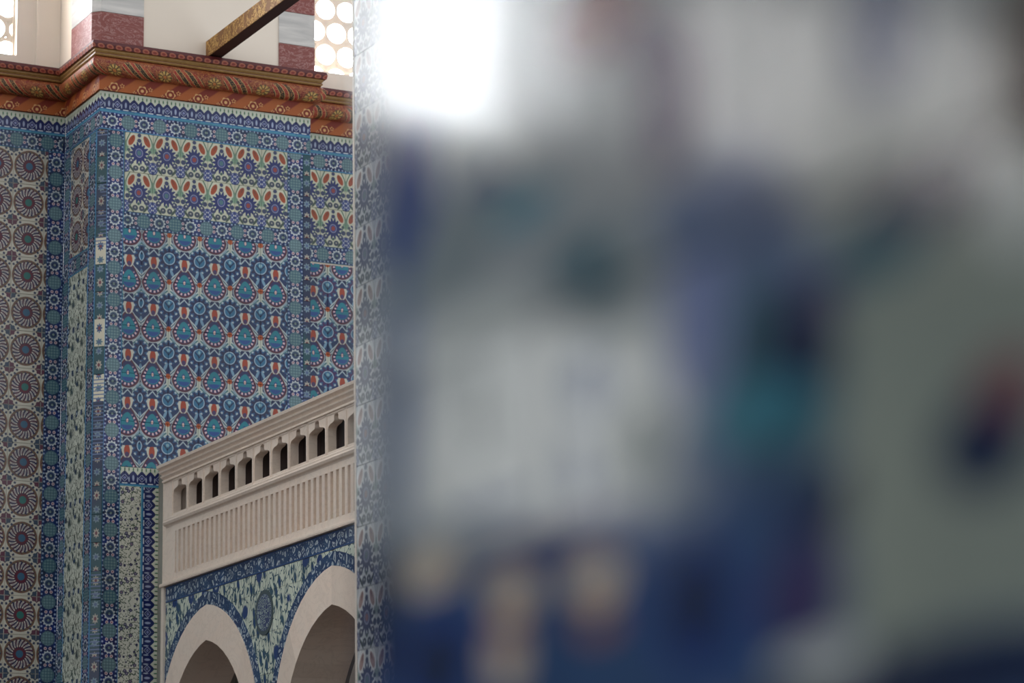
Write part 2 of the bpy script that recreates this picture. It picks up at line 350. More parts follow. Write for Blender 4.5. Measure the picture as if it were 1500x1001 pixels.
def mat_greymarble(name):
    s = Sh(name, .4, .45); p = s.pos(); n = s.node('ShaderNodeMapping'); s.L.new(p, n.inputs[0]); n.inputs[2].default_value = (0, math.radians(-32), 0); n.inputs[3].default_value = (.6, 1, 5)
    f = s.noise(n.outputs[0], 4, 5, .6, .8); c = s.mix(s.m('MULTIPLY_ADD', f, 2.2, -.6, True), 'a5a3a2', 'd3cfca'); return s.done(c, tile=False)

def mat_emit(name, col, k):
    s = Sh(name, .5); s.b.inputs['Base Color'].default_value = (.02,.02,.02,1); s.b.inputs['Emission Color'].default_value = lin(col); s.b.inputs['Emission Strength'].default_value = k; return s.mat

NEAR = [('slate', 29.2, 181.5, 5.1, 8.2, 10), ('teal', 30.9, 180.1, 4.2, 3.7, -20), ('dusk', 30.0, 172.9, 4.8, 4.6, 0), ('dusk', 40.7, 168.4, 11.9, 1.9, 0), ('blue', 13.5, 172.2, 19.9, 4.9, 0), ('white', 14.4, 181.6, 11.7, 4.2, 0), ('pale', 8.0, 186.3, 5.8, 2.1, 0), ('white', 4.9, 181.1, 3.6, 2.4, 0), ('peri', 26.1, 183.1, 2.2, 2.9, 0), ('slate', 1.4, 185.7, 1.3, 7.5, 0), ('cobalt', 2.2, 195.0, 2.6, 3.0, 8), ('cobalt', 1.4, 192.5, 2.2, 1.6, 0), ('pale', 6.3, 194.9, 1.8, 1.9, -30), ('pale', 10.1, 194.2, 2.5, 0.8, -30), ('mist', 11.3, 191.7, 7.6, 1.2, 0), ('turq', 12.8, 191.0, 2.8, 0.8, 0), ('mist', 18.6, 186.9, 4.1, 2.2, -20), ('teal', 18.2, 187.3, 1.9, 1.1, -20), ('blue', 8.8, 193.3, 2.3, 0.6, 0), ('mist', 5.5, 189.8, 4.1, 1.0, 0), ('maroon', 19.2, 197.5, 3.5, 2.0, 0), ('purple', 24.9, 192.5, 2.0, 3.0, -15), ('purple', 22.7, 195.3, 1.3, 1.4, 0), ('slate', 25.8, 187.6, 2.5, 1.2, 0), ('navy', 32.8, 181.1, 2.4, 1.8, 0), ('turq', 30.0, 179.3, 3.4, 1.1, 0), ('navy', 40.2, 184.6, 3.8, 1.2, 0), ('teal', 37.2, 183.4, 3.4, 1.1, 0), ('blue', 38.4, 191.0, 1.8, 2.4, 0), ('navy', 42.9, 176.0, 2.5, 1.7, 0), ('maroon', 44.2, 177.6, 1.7, 1.1, 0), ('black', 46.0, 187.1, 2.1, 4.4, 0), ('navy', 33.4, 175.2, 3.3, 1.0, 20), ('purple', 32.0, 172.7, 2.3, 2.1, 0), ('blue', 29.0, 174.8, 2.7, 2.0, 0), ('cobalt', 25.5, 172.8, 3.1, 2.6, 0), ('navy', 25.4, 173.0, 1.9, 2.0, 0), ('cobalt', 4.4, 172.9, 4.3, 2.5, 0), ('navy', 4.4, 172.7, 2.4, 1.8, 0), ('navy', -1.0, 175.6, 2.1, 3.4, 0), ('purple', 14.3, 176.8, 6.9, 0.6, 0), ('navy', 39.0, 168.8, 9.6, 1.3, 0), ('cream', 4.0, 176.8, 2.3, 1.0, 0), ('cream', 11.3, 174.9, 2.1, 1.0, 0), ('cream', 10.7, 172.4, 1.5, 1.4, 0), ('cream', 18.1, 174.7, 2.0, 1.0, 0), ('red', 18.1, 173.0, 1.6, 0.6, 0), ('red', 10.9, 173.5, 1.4, 0.5, 0), ('olive', 9.0, 183.1, 1.0, 2.1, 0), ('slate', 17.8, 182.6, 1.4, 1.3, 0), ('olive', 21.7, 179.5, 1.8, 1.6, 20), ('slate', 9.6, 178.8, 4.3, 0.4, 0), ('slate', 16.9, 179.2, 0.9, 1.4, 25), ('pale', 33.2, 170.0, 2.9, 0.7, 0), ('sage', 37.6, 175.9, 2.3, 5.9, 0), ('pale', 45.2, 183.3, 1.7, 1.8, 0), ('purple', 33.7, 182.8, 1.9, 0.7, 0)]
def mat_near(name):
    """large floral panel: leaves, buds and lobed grounds painted across several tiles; u, v in cm"""
    s = Sh(name, .11, .5); uv = s.uv(.5); n = s.noise(uv, .12, 2)
    pal = dict(blue='2a4672', slate='56688a', teal='2c5563', turq='2b7488', navy='06133c', white='c8cdca', pale='b4bbb9', cream='c9b9a2', red='8a5a48', maroon='6e3840', purple='3c2f5c', cobalt='12337c', peri='7480aa', olive='6f7a74', mist='7c888c', black='0a0c12', dusk='35496a', sage='8b948a')
    c = s.mix(s.below(n, .5, .1), '949b9e', '8a9296')
    u, v, _ = s.sep(uv); m = s.both(s.below(s.m('MULTIPLY', u, -1.0), -33.0, 6), s.below(v, 186.0, 8)); c = s.mix(m, c, '848d84')
    for k, x, y, a, b, r in NEAR:
        c = s.mix(s.below(s.length(s.mapping(uv, (x, y), r, (a, b))), 1.0, .25), c, pal[k])
    return s.done(c, vary=.04)

def mat_fartile(name):
    s = Sh(name, .25); p = s.pos(); n = s.voronoi(p, 9, 'F1', .4); c = s.mix(s.below(n.outputs['Distance'], .45, .2), '16264f', '6f7f86')
    m = s.noise(p, .9, 1); c = s.mix(s.below(m, .48, .05), c, '24506a'); return s.done(c, tile=False)
MAT = dict(fartile=mat_fartile('plain_blue_tiling'), ogee=mat_ogee('ogee_tile'), ogee2=mat_ogee('ogee_tile_purple', True), tulip=mat_tulip('tulip_tile'), tulip_glare=mat_tulip('tulip_tile_glare', 'bcc4c6', 'e2e5e2', 'a86a50', 'e0e1da', sat=.5),  # second tulip palette is washed pale, window glare put into its colour
    border=mat_border('blue_border_tile'), borderw=mat_border('wide_spaced_border_tile', period=19.6), crest=mat_crest('crest_tile'), medal=mat_medallion('medallion_tile'),
    vine=mat_vine('vine_tile'), leafy=mat_leafy('leafy_tile', 'd3d9ca', '243e62', '3a4c46', (1.0, .36), .34, .12), spandrel=mat_leafy('spandrel_tile', 'd6e0cf', '28447a', '3a5a6c', (1.0, .5), .21, .055),
    scroll=mat_scroll('scroll_border_tile'), disc=mat_medal_disc('round_medallion_tile'), chamfer=mat_chamfer('chamfer_tile'), chamfer_glint=mat_chamfer('glint_chamfer_tile', 'd6cfb6', 'cfc9b4', '34507a', '5a7a86'),  # cream chamfer version has bright glints put into its colour
    plaster=mat_plaster('cream_plaster'), grout=mat_plain('grout', 'a9aca4', .8), marble=mat_marble('beige_marble'), pale=mat_marble('pale_marble', 'd5cabd', 'b3a89c', 4, .3),
    red=mat_redmarble('red_marble'), grey=mat_greymarble('grey_marble'), orange=mat_orange('painted_orange_band'), torus=mat_torus('painted_leaf_moulding'),
    gold=mat_gold('gilt_fillet'), bead=mat_bead('painted_bead_strip'), beamside=mat_beamside('gilt_painted_wood'), beamdark=mat_plain('dark_red_wood', '3a1f18', .6),
    wood=mat_plain('dark_wood', '2a1a14', .6), shade=mat_plain('rough_stone', '807a73', .8), carpet=mat_plain('carpet', '5e4a40', .95), pane=mat_emit('daylight_pane', 'f4f9ff', WINDOW_LIGHT), panelow=mat_emit('shaded_lower_pane', 'f2f6fa', 3.4), panedim=mat_emit('shaded_daylight_pane', 'f6f4f4', WINDOW_LIGHT*.4),
    gypsum=mat_plaster('white_gypsum', 'ded2c4'), near=mat_near('large_floral_tile'))

# ------------------------------------------------------------------ object helpers
def obj(name, me, parent=None, loc=(0,0,0), rot=(0,0,0)):
    o = bpy.data.objects.new(name, me); COL.objects.link(o); o.rotation_euler = rot
    if parent is not None:
        q = parent; off = Vector((0,0,0))
        while q is not None: off += q.location; q = q.parent
        o.parent = parent; o.location = Vector(loc) - off
    else: o.location = loc
    return o
def thing(name, label, cat, loc=(0,0,0), kind=None, group=None):
    o = obj(name, None, None, loc); o.empty_display_size = .2; return tag(o, label, cat, kind, group)
def tag(o, label, cat, kind=None, group=None):
    o['label'] = label; o['category'] = cat
    if kind: o['kind'] = kind
    if group: o['group'] = group
    return o
def mesh(name, vs, fs, mat, uvs=None, smooth=False):
    me = bpy.data.meshes.new(name); me.from_pydata(vs, [], fs); me.materials.append(mat)
    if uvs:
        l = me.uv_layers.new(name='UVMap'); i = 0
        for f in fs:
            for k in f: l.data[i].uv = uvs[k]; i += 1
    if smooth:
        for p in me.polygons: p.use_smooth = True
    me.update(); return me
class MB:
    def __init__(s): s.v = []; s.f = []; s.uv = []
    def box(s, a, b):
        n = len(s.v); (x0,y0,z0),(x1,y1,z1) = a, b
        s.v += [(x0,y0,z0),(x1,y0,z0),(x1,y1,z0),(x0,y1,z0),(x0,y0,z1),(x1,y0,z1),(x1,y1,z1),(x0,y1,z1)]
        s.f += [tuple(n+i for i in q) for q in ((0,3,2,1),(4,5,6,7),(0,1,5,4),(1,2,6,5),(2,3,7,6),(3,0,4,7))]; s.uv += [(0,0)]*8
    def prism(s, outer, holes, to3, d0, d1, uvf=None):
        """polygon with holes (2-D), extruded from depth d0 (front) to d1 (back); to3(a, b, depth)"""
        loops = [outer] + holes; pts = [p for l in loops for p in l]; N = len(pts); n = len(s.v)
        tris = tessellate_polygon([[Vector((p[0], p[1], 0)) for p in l] for l in loops])
        s.v += [to3(p[0], p[1], d0) for p in pts] + [to3(p[0], p[1], d1) for p in pts]
        s.uv += [(uvf(*p) if uvf else (0, 0)) for p in pts]*2
        def nrm(a, b, c): return (pts[b][0]-pts[a][0])*(pts[c][1]-pts[a][1]) - (pts[b][1]-pts[a][1])*(pts[c][0]-pts[a][0])
        for t in tris:
            if nrm(*t) < 0: t = (t[0], t[2], t[1])
            s.f.append((n+t[0], n+t[1], n+t[2])); s.f.append((n+N+t[0], n+N+t[2], n+N+t[1]))
        i = 0
        for l in loops:
            A = sum(l[k][0]*l[(k+1)%len(l)][1]-l[(k+1)%len(l)][0]*l[k][1] for k in range(len(l)))
            ccw = (A > 0); hole = l is not outer
            for k in range(len(l)):
                a, b = n+i+k, n+i+(k+1)%len(l)
                s.f.append((a, a+N, b+N, b) if ccw != hole else (b, b+N, a+N, a))
            i += len(l)
    def build(s, name, mat, smooth=False): return mesh(name, s.v, s.f, mat, s.uv, smooth)

CACHE = {}
def tile_mesh(w, h, u0, v0, mat, swap=False, t=.008, g=.0006, b=.0012):
    key = (round(w,4), round(h,4), round(u0,2), round(v0,2), mat, swap)
    if key in CACHE: return CACHE[key]
    P = []; UV = []
    for z, i in ((-.004, g), (t-b, g), (t, g+b)):
        for x, y in ((i, i), (w-i, i), (w-i, h-i), (i, h-i)):
            P.append((x, y, z)); q = (u0 + x*100, v0 + y*100); UV.append((q[1], q[0]) if swap else q)
    Fs = [(8,9,10,11)]
    for r in (0, 4):
        for k in range(4): Fs.append((r+k, r+(k+1)%4, r+4+(k+1)%4, r+4+k))
    me = mesh('tile', P, Fs, MAT[mat], UV); CACHE[key] = me; return me
RX = math.pi/2
def put_tile(parent, plane, h, z, me, t=.008, name='tile'):
    jit = lambda k: random.uniform(-k, k)
    if plane[0] == 'Y': loc = (h, plane[1] + t + jit(.0005), z); rot = (RX + jit(.003), 0, jit(.004))
    else: loc = (plane[1] + t + jit(.0005), -h, z); rot = (RX + jit(.003), 0, -RX + jit(.004))
    return obj(name, me, parent, loc, rot)
def cuts(a0, a1, anchor, step):
    k = math.floor((a0 - anchor)/step + 1e-6); r = []
    while anchor + k*step < a1 - 1e-6:
        lo, hi = max(a0, anchor + k*step), min(a1, anchor + (k+1)*step)
        if hi - lo > .012: r.append((lo, hi, lo - (anchor + k*step)))
        k += 1
    return r
def panel(parent, plane, h0, h1, z0, z1, tw, th, mat, anchor=None, off=(0, 0), swap=False):
    """tiles over a rectangle; for 'Y' planes h = X, for 'X' planes h = -Y (to the right as one faces it). off: pattern coordinate in cm of the tile's lower left"""
    ah, az = anchor or (h0, z0)
    for (a, b, du) in cuts(h0, h1, ah, tw):
        for (c, d, dv) in cuts(z0, z1, az, th):
            put_tile(parent, plane, a, c, tile_mesh(b-a, d-c, off[0]+du*100, off[1]+dv*100, mat, swap))
def hband(parent, plane, h0, h1, z0, z1, mat, period, n=1, centre=None):
    wd = (z1-z0)*100; panel(parent, plane, h0, h1, z0, z1, period*n/100, z1-z0, mat, ((centre if centre is not None else h0), z0), (0, -wd/2 if mat != 'crest' else 0))
def vband(parent, plane, h0, h1, z0, z1, mat, period, centre=None, across=None):
    wd = (h1-h0)*100; panel(parent, plane, h0, h1, z0, z1, h1-h0, period/100, mat, (h0, centre if centre is not None else z0), (-wd/2 if across is None else across, 0), True)

ZLOW = 2.45      # tiles are laid down to here, below the camera's view the wall base goes on

# ------------------------------------------------------------------ floor and walls
mb = MB(); mb.box((-14, -4, -.2), (10, 16, 0)); tag(obj('floor', mb.build('floor', MAT['carpet'])), 'brown carpet on the prayer hall floor', 'floor', 'structure')

mb = MB(); mb.box((-14, -4.3, 0), (9, -4, 9.2)); tag(obj('wall_light_block', mb.build('wall_light_block', MAT['fartile'])), 'unseen blue tiled wall added behind the camera to block light', 'wall', 'structure')  # unseen, added to block world light coming from behind the camera

YB, YA, YC, XA, XR = 14.557, 14.0, 14.255, 5.058, 6.30
WINX = [(3.93, 4.775), (1.8, 2.65), (-.3, .55), (-2.4, -1.55), (-4.55, -3.7), (-6.85, -5.85), (-9.1, -8.15), (-10.6, -9.75)]
SILL, HEAD, XL = 6.607, 7.75, 5.02
LWIN, LZ0, LZ1 = [(1.15, 2.45), (-1.75, -.45), (-4.75, -3.45), (-7.8, -6.3)], 4.15, 5.35      # lower row of windows
mb = MB(); lx = [-14] + sorted(x for w_ in LWIN for x in w_) + [XA+.003]
mb.box((-14, YB+.008, 0), (XA+.003, YB+.4, LZ0)); mb.box((-14, YB+.008, LZ1), (XA+.003, YB+.4, 6.45))
for i in range(0, len(lx), 2): mb.box((lx[i], YB+.008, LZ0), (lx[i+1], YB+.4, LZ1))
NLOW = len(mb.f)
mb.box((-14, YB+.03, 6.45), (XL-.001, YB+.4, SILL))
edges = sorted([x for w_ in WINX for x in w_])
xs = [-14] + edges + [XL-.001]
for i in range(0, len(xs), 2): mb.box((xs[i], YB+.03, SILL), (xs[i+1], YB+.4, HEAD))
mb.box((-14, YB+.03, HEAD), (XL-.001, YB+.4, 9.2)); mb.box((4.885, YB+.004, 6.5), (XL-.001, YB+.1, 9.2))
wme = mb.build('wall_back', MAT['plaster']); wme.materials.append(MAT['fartile'])
for p_ in wme.polygons[:NLOW]: p_.material_index = 1
wall_back = tag(obj('wall_back', wme), 'cream plaster wall tiled with round medallions below the cornice', 'wall', 'structure')

B = ('Y', YB)
hband(wall_back, B, 3.58, XA-.002, 6.163, 6.275, 'crest', 9.6, 2, 5.056)
hband(wall_back, B, 3.58, XA-.002, 6.065, 6.163, 'border', 17.8, 1, 5.045)
vband(wall_back, B, 4.963, XA-.002, ZLOW, 6.065, 'borderw', 19.6, 5.911-.0+.098)
panel(wall_back, B, 3.58, 4.963, ZLOW, 6.065, .18, .207, 'medal', (4.853-.09, 5.966-.1035), (-9, -10.35))

wall_right = MB(); wall_right.box((XR+.003, YC+.008, 0), (9, YC+.5, 6.655)); wall_right.box((6.33, YC+.16, 6.5), (6.40, YC+.5, 9.2)); wall_right.box((7.35, YC+.16, 6.5), (9, YC+.5, 9.2)); wall_right.box((6.33, YC+.16, 7.75), (9, YC+.5, 9.2))
wall_right = tag(obj('wall_right', wall_right.build('wall_right', MAT['plaster'])), 'wall set back beyond the tiled pier, with tulip tiles above purple ogee tiles', 'wall', 'structure')
Cc = ('Y', YC)
hband(wall_right, Cc, XR+.003, 7.6, 6.163, 6.275, 'crest', 9.6, 2, XR)
hband(wall_right, Cc, XR+.003, 7.6, 6.06, 6.163, 'border', 17.8, 1, 6.38)
vband(wall_right, Cc, XR+.003, 6.395, 4.0, 6.06, 'border', 17.8, 4.0)
panel(wall_right, Cc, 6.395, 7.6, 5.615, 6.06, .16, .222, 'tulip', (6.475, 5.615), (-8, -11.1))
hband(wall_right, Cc, 6.395, 7.6, 5.52, 5.615, 'border', 17.8, 1, 6.40)
panel(wall_right, Cc, 6.395, 7.6, 4.0, 5.52, .179, .26, 'ogee2', (6.43-.0895, 5.25-.26*6), (-8.95, 0))

# ------------------------------------------------------------------ the tiled pier
pier = thing('tiled_pier', 'tall pier faced with blue ogee and red tulip tiles behind the marble balustrade', 'pier', ((XA+XR)/2, 14.3, 0))
mb = MB()
ch = .042
foot = [(XA+.008, YB+.01), (XA+.008, YA+ch), (XA+ch+.004, YA+.008), (XR, YA+.008), (XR, YB+.01)]
mb.prism(foot, [], lambda a, b, d: (a, b, d), 6.06, 0); 
mb.prism([(XA+.008, YB+.01), (XA+.008, YA+.008), (XR, YA+.008), (XR, YB+.01)], [], lambda a, b, d: (a, b, d), 6.455, 6.06)
obj('pier_core', mb.build('pier_core', MAT['grout']), pier)
A = ('Y', YA); Rv = ('X', XA)
hband(pier, A, XA, XR, 6.163, 6.275, 'crest', 9.6, 2, 5.06)
hband(pier, A, XA, XR, 6.06, 6.163, 'border', 18.2, 1, 5.13)
vband(pier, A, 5.10, 5.20, ZLOW, 6.06, 'border', 17.7, 5.915)
vband(pier, A, 6.16, 6.254, 3.9, 6.06, 'border', 17.7, 5.97)
panel(pier, A, 6.254, XR, 3.9, 6.06, XR-6.254, .12, 'chamfer', (6.254, 3.9), (-2.3, 0), True)
panel(pier, A, 5.20, 6.16, 5.615, 6.06, .16, .2225, 'tulip', (5.204, 5.615), (-8, -11.1))
hband(pier, A, 5.20, 6.16, 5.52, 5.615, 'border', 18.2, 1, 5.225)
for a, b, cen in ((5.20, 5.305, 5.235), (5.305, 5.4635, 5.375), (5.4635, 5.639, 5.552), (5.639, 5.8185, 5.729), (5.8185, 6.0, 5.908), (6.0, 6.16, 6.089)):
    for k in range(-1, 5):
        z1 = 5.52 if k == -1 else 5.247 - .26*k; z0 = 5.247 - .26*(k+1) if k < 4 else 3.9
        if k == 3: z0 = 4.22
        if k == 4:
            if a < 5.418: continue
            z1 = 4.22
        if k == -1: z0 = 5.247
        put_tile(pier, A, a, z0, tile_mesh(b-a, z1-z0, (a-cen)*100, (z0-(5.247-.26*(k+1)))*100, 'ogee'))
hband(pier, A, 5.20, 5.418, 4.118, 4.22, 'crest', 9.6, 1, 5.225)
vband(pier, A, 5.318, 5.418, ZLOW, 4.118, 'crest', 9.6, 4.118, 0)
panel(pier, A, 5.20, 5.318, ZLOW, 4.118, .118, .24, 'vine', (5.20, 4.118), (0, 0))
# side face
hband(pier, Rv, -YB, -YA, 6.163, 6.275, 'crest', 9.6, 2)
hband(pier, Rv, -YB, -YA, 6.063, 6.163, 'border', 17.8, 1)
vband(pier, Rv, -YB, -14.46, ZLOW, 6.063, 'border', 17.8, 5.9)
vband(pier, Rv, -14.165, -YA-ch-.002, ZLOW, 6.063, 'border', 17.8, 5.95)
panel(pier, Rv, -14.46, -14.165, 5.435, 6.063, .18, .207, 'medal', (-14.35-.09, 5.951-.1035), (-9, -10.35))
hband(pier, Rv, -14.46, -14.165, 5.33, 5.435, 'border', 17.8, 1, -14.4)
panel(pier, Rv, -14.46, -14.165, ZLOW, 5.33, .1475, .24, 'leafy', (-14.46, 5.33), (0, 0))
# chamfer strip: narrow glossy tiles set at 45 degrees
cl = ch*math.sqrt(2)
k = 0; z = 6.06
while z > ZLOW:
    hgt = .15; me = tile_mesh(cl, hgt, -cl*50, (k % 3)*5.0, 'chamfer_glint' if k in (4, 7, 9) else 'chamfer', True)  # cream tiles in these rows paint in the glints on the strip
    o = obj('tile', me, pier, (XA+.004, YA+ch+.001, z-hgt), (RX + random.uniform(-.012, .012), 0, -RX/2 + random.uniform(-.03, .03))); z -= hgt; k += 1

# ------------------------------------------------------------------ plaster and marble above the cornice
mb = MB(); mb.prism([(XL, YB+.3), (XL, 14.036), (5.056, YA), (6.318, YA), (6.318, YB+.3)], [], lambda a, b, d: (a, b, d), 9.2, 6.46)
wall_front = tag(obj('wall_front', mb.build('wall_upper', MAT['plaster'])), 'cream plaster wall over the painted cornice, edged with red and grey marble', 'wall', 'structure')
def block(foot2, z0, z1, m):
    mb = MB(); mb.prism(foot2, [], lambda a, b, d: (a, b, d), z1-.0015, z0+.0015); obj('marble_block', mb.build('marble_block', MAT[m]), wall_front)
e = .006
footL = [(XL-e, 14.36), (XL-e, 14.036-e*.4), (5.056-e*.4, YA-e), (5.30, YA-e), (5.30, YA+.05), (5.08, 14.08), (XL+.05, 14.36)]
footR = [(6.105, YA+.05), (6.105, YA-e), (6.318+e, YA-e), (6.318+e, 14.3), (6.28, 14.3), (6.28, YA+.05)]
zl = [6.47, 6.722, 6.93, 7.14, 7.35, 7.56, 7.77, 7.98, 8.2]; zr = [6.47, 6.692, 6.882, 7.08, 7.28, 7.48, 7.68, 7.88, 8.1]
for i in range(8): block(footL, zl[i], zl[i+1], ('red', 'grey')[i % 2]); block(footR, zr[i], zr[i+1], ('red', 'grey')[i % 2])

# ------------------------------------------------------------------ painted cornice
path = [(-14, YB), (XA, YB), (XA, YA), (XR, YA), (XR, YC), (9, YC)]
def offset_path(d):
    out = []
    for i, p in enumerate(path):
        ns = []
        for a, b in ((i-1, i), (i, i+1)):
            if a >= 0 and b < len(path):
                dx, dy = path[b][0]-path[a][0], path[b][1]-path[a][1]; l = math.hypot(dx, dy); ns.append((dy/l, -dx/l))
        if len(ns) == 1: ns *= 2
        k = 1 + ns[0][0]*ns[1][0] + ns[0][1]*ns[1][1]
        out.append((p[0] + d*(ns[0][0]+ns[1][0])/k, p[1] + d*(ns[0][1]+ns[1][1])/k))
    return out
def sweep(name, prof, mat, parent, smooth=False):
    vs, fs, uvs = [], [], []; along = [0]
    for i in range(1, len(path)): along.append(along[-1] + math.hypot(path[i][0]-path[i-1][0], path[i][1]-path[i-1][1]))
    arc = [0]
    for i in range(1, len(prof)): arc.append(arc[-1] + math.hypot(prof[i][0]-prof[i-1][0], prof[i][1]-prof[i-1][1]))
    for (d, z), s_ in zip(prof, arc):
        for (x, y), a in zip(offset_path(d), along): vs.append((x, y, z)); uvs.append((a*100 - 1905.8, s_*100))
    n = len(path)
    for j in range(len(prof)-1):
        for i in range(n-1): fs.append((j*n+i, j*n+i+1, (j+1)*n+i+1, (j+1)*n+i))
    return obj(name, mesh(name, vs, fs, MAT[mat], uvs, False), parent)
trim = thing('trim_1', 'painted cornice of orange, red and gold bands running round the wall and pier', 'cornice', (5.6, 14, 6.275), 'structure')
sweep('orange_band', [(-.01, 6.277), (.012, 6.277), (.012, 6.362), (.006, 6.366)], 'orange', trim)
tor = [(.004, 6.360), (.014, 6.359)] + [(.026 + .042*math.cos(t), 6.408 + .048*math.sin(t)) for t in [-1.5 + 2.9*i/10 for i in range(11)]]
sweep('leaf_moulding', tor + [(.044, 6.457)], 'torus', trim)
sweep('gilt_fillet', [(.046, 6.456), (.052, 6.462), (.052, 6.47), (.047, 6.474), (.055, 6.482), (.055, 6.49), (.062, 6.494)], 'gold', trim)
sweep('bead_strip', [(.055, 6.491), (.068, 6.494), (.074, 6.513), (.068, 6.533), (.05, 6.537), (-.05, 6.539)], 'bead', trim)

# ------------------------------------------------------------------ pierced windows
def make_window(n, x0, x1, y, z0, z1, label, ref, zc, pit, rowp, r, pane='pane'):
    t = thing('window_%d' % n, label, 'window', ((x0+x1)/2, y, z0), 'structure', 'pierced plaster windows in a row above the cornice')
    # one ring of faces per hole, from the round hole out to its six-sided cell; the sheet is then trimmed to the opening
    dx = ref[1] - ref[0]; dx -= pit*round(dx/pit)
    nb = [(pit, 0), (-pit, 0)] + [(e_, sg*rowp) for sg in (1, -1) for e_ in (abs(dx), abs(dx)-pit)]
    K = 24; dirs = [(math.cos(2*math.pi*(k+.5)/K), math.sin(2*math.pi*(k+.5)/K)) for k in range(K)]
    bm = bmesh.new(); row = 0
    while zc - rowp < z1:
        xc = ref[row % 2] + pit*math.floor((x1 + pit - ref[row % 2])/pit)
        sgn = 1 if (row % 2 == 0) == (dx >= 0) else -1
        cell = [min((nx*nx+nz*nz)/2/(nx*sgn*c+nz*s_) for nx, nz in nb if nx*sgn*c+nz*s_ > 1e-6) for c, s_ in dirs]
        while xc + pit > x0:
            V = [[bm.verts.new((xc + q*c, d, zc + q*s_)) for (c, s_), q in zip(dirs, rad)] for rad, d in ((cell, y), ([r]*K, y), ([r]*K, y+.03), (cell, y+.03))]
            for j in range(3):
                for k in range(K): k2 = (k+1) % K; bm.faces.new((V[j][k], V[j][k2], V[j+1][k2], V[j+1][k]))
            xc -= pit
        zc += rowp; row += 1
    for co, no in (((x0, 0, 0), (-1, 0, 0)), ((x1, 0, 0), (1, 0, 0)), ((0, 0, z0), (0, 0, -1)), ((0, 0, z1), (0, 0, 1))):
        bmesh.ops.bisect_plane(bm, geom=bm.verts[:] + bm.edges[:] + bm.faces[:], plane_co=co, plane_no=no, clear_outer=True)
    me = bpy.data.meshes.new('pierced_grille'); bm.to_mesh(me); bm.free(); me.materials.append(MAT['gypsum']); obj('pierced_grille', me, t)
    mb = MB(); fb = .012
    for p0, p1 in (((x0, z0), (x0+fb, z1)), ((x1-fb, z0), (x1, z1)), ((x0, z0), (x1, z0+fb)), ((x0, z1-fb), (x1, z1))): mb.box((p0[0], y-.006, p0[1]), (p1[0], y+.034, p1[1]))
    obj('window_frame', mb.build('window_frame', MAT['gypsum']), t)
    mb = MB(); mb.box((x0-.01, y+.05, z0-.01), (x1+.01, y+.054, z1+.01)); obj('pane', mb.build('pane', MAT[pane]), t)
    return t
def area(p): return abs(sum(p[i-1][0]*p[i][1]-p[i][0]*p[i-1][1] for i in range(len(p))))/2
for i, (a, b) in enumerate(WINX):
    make_window(i+1, a, b, YB+.075, SILL, HEAD, 'round-holed plaster window left of the pier over the medallion tiles' if i == 0 else 'round-holed plaster window in the long back wall',
                (b-.045, b-.112), SILL+.033, .142, .128, .058, 'pane' if i < 6 else 'panedim')
make_window(len(WINX)+1, 6.40, 7.35, YC+.2, 6.655, 7.75, 'round-holed plaster window beyond the right side of the pier', (6.672, 6.602), 6.69, .136, .139, .0605)

for i, (a, b) in enumerate(LWIN):      # lower row: tall panes behind a wooden lattice
    t = thing('window_%d' % (len(WINX)+2+i), 'tall latticed window set in the blue tiles of the long back wall', 'window', ((a+b)/2, YB+.2, LZ0), 'structure', 'latticed windows in the lower row')
    mb = MB(); mb.box((a, YB+.22, LZ0), (b, YB+.224, LZ1)); obj('pane', mb.build('pane', MAT['panelow']), t)
    mb = MB()
    for k in range(6): x_ = a + (b-a-.04)*k/5; mb.box((x_, YB+.17, LZ0), (x_+.04, YB+.21, LZ1))
    for k in range(6): z_ = LZ0 + (LZ1-LZ0-.04)*k/5; mb.box((a, YB+.175, z_), (b, YB+.205, z_+.04))
    obj('lattice', mb.build('lattice', MAT['wood']), t)

# ------------------------------------------------------------------ painted tie beam
beam = thing('tie_beam', 'gilt painted wooden tie beam running out from the plaster wall over the cornice', 'beam', (5.7065, 14, 6.543))
b0, b1 = (5.67, 9.2, 6.54), (5.745, YA, 6.635)
mb = MB(); mb.box((b0[0]+.003, b0[1], b0[2]+.003), (b1[0], b1[1], b1[2])); obj('beam_core', mb.build('beam_core', MAT['beamdark']), beam)
mb = MB(); mb.box((b0[0]-.002, b0[1], b0[2]+.004), (b0[0]+.003, b1[1], b1[2]+.002)); obj('painted_side', mb.build('painted_side', MAT['beamside']), beam)

# ------------------------------------------------------------------ marble balustrade of the gallery (runs along Y, faces -X)
XG = 5.433; Y1, Y0 = 13.985, 9.3
bal = thing('marble_balustrade', 'carved marble balustrade with bottle-shaped openings and a fluted skirt', 'balustrade', (XG, 11.7, 3.585))
to3 = lambda a, b, d: (XG + d, -a, b)       # a = -Y to the right, b = Z, d = depth behind the face
def rail(name, prof, y0, y1, mat='marble'):
    mb = MB(); n = len(prof)
    mb.v = [(XG - o, y1, z) for o, z in prof] + [(XG - o, y0, z) for o, z in prof]; mb.uv = [(0, 0)]*2*n
    mb.f = [(i, i+n, (i+1) % n + n, (i+1) % n) for i in range(n)] + [tuple(range(n)), tuple(range(2*n-1, n-1, -1))]
    return obj(name, mb.build(name, MAT[mat]), bal)
rail('handrail', [(0,4.138),(.012,4.140),(.012,4.149),(.004,4.152),(.02,4.165),(.023,4.172),(.013,4.176),(.03,4.188),(.034,4.196),(.024,4.200),(.044,4.212),(.047,4.226),(-.08,4.226),(-.08,4.138)], Y0, 13.965)
rail('base_moulding', [(-.05,3.893),(0,3.893),(.004,3.9),(.016,3.906),(.022,3.918),(.014,3.928),(.014,3.936),(.004,3.945),(-.05,3.945)], Y0, 13.93)
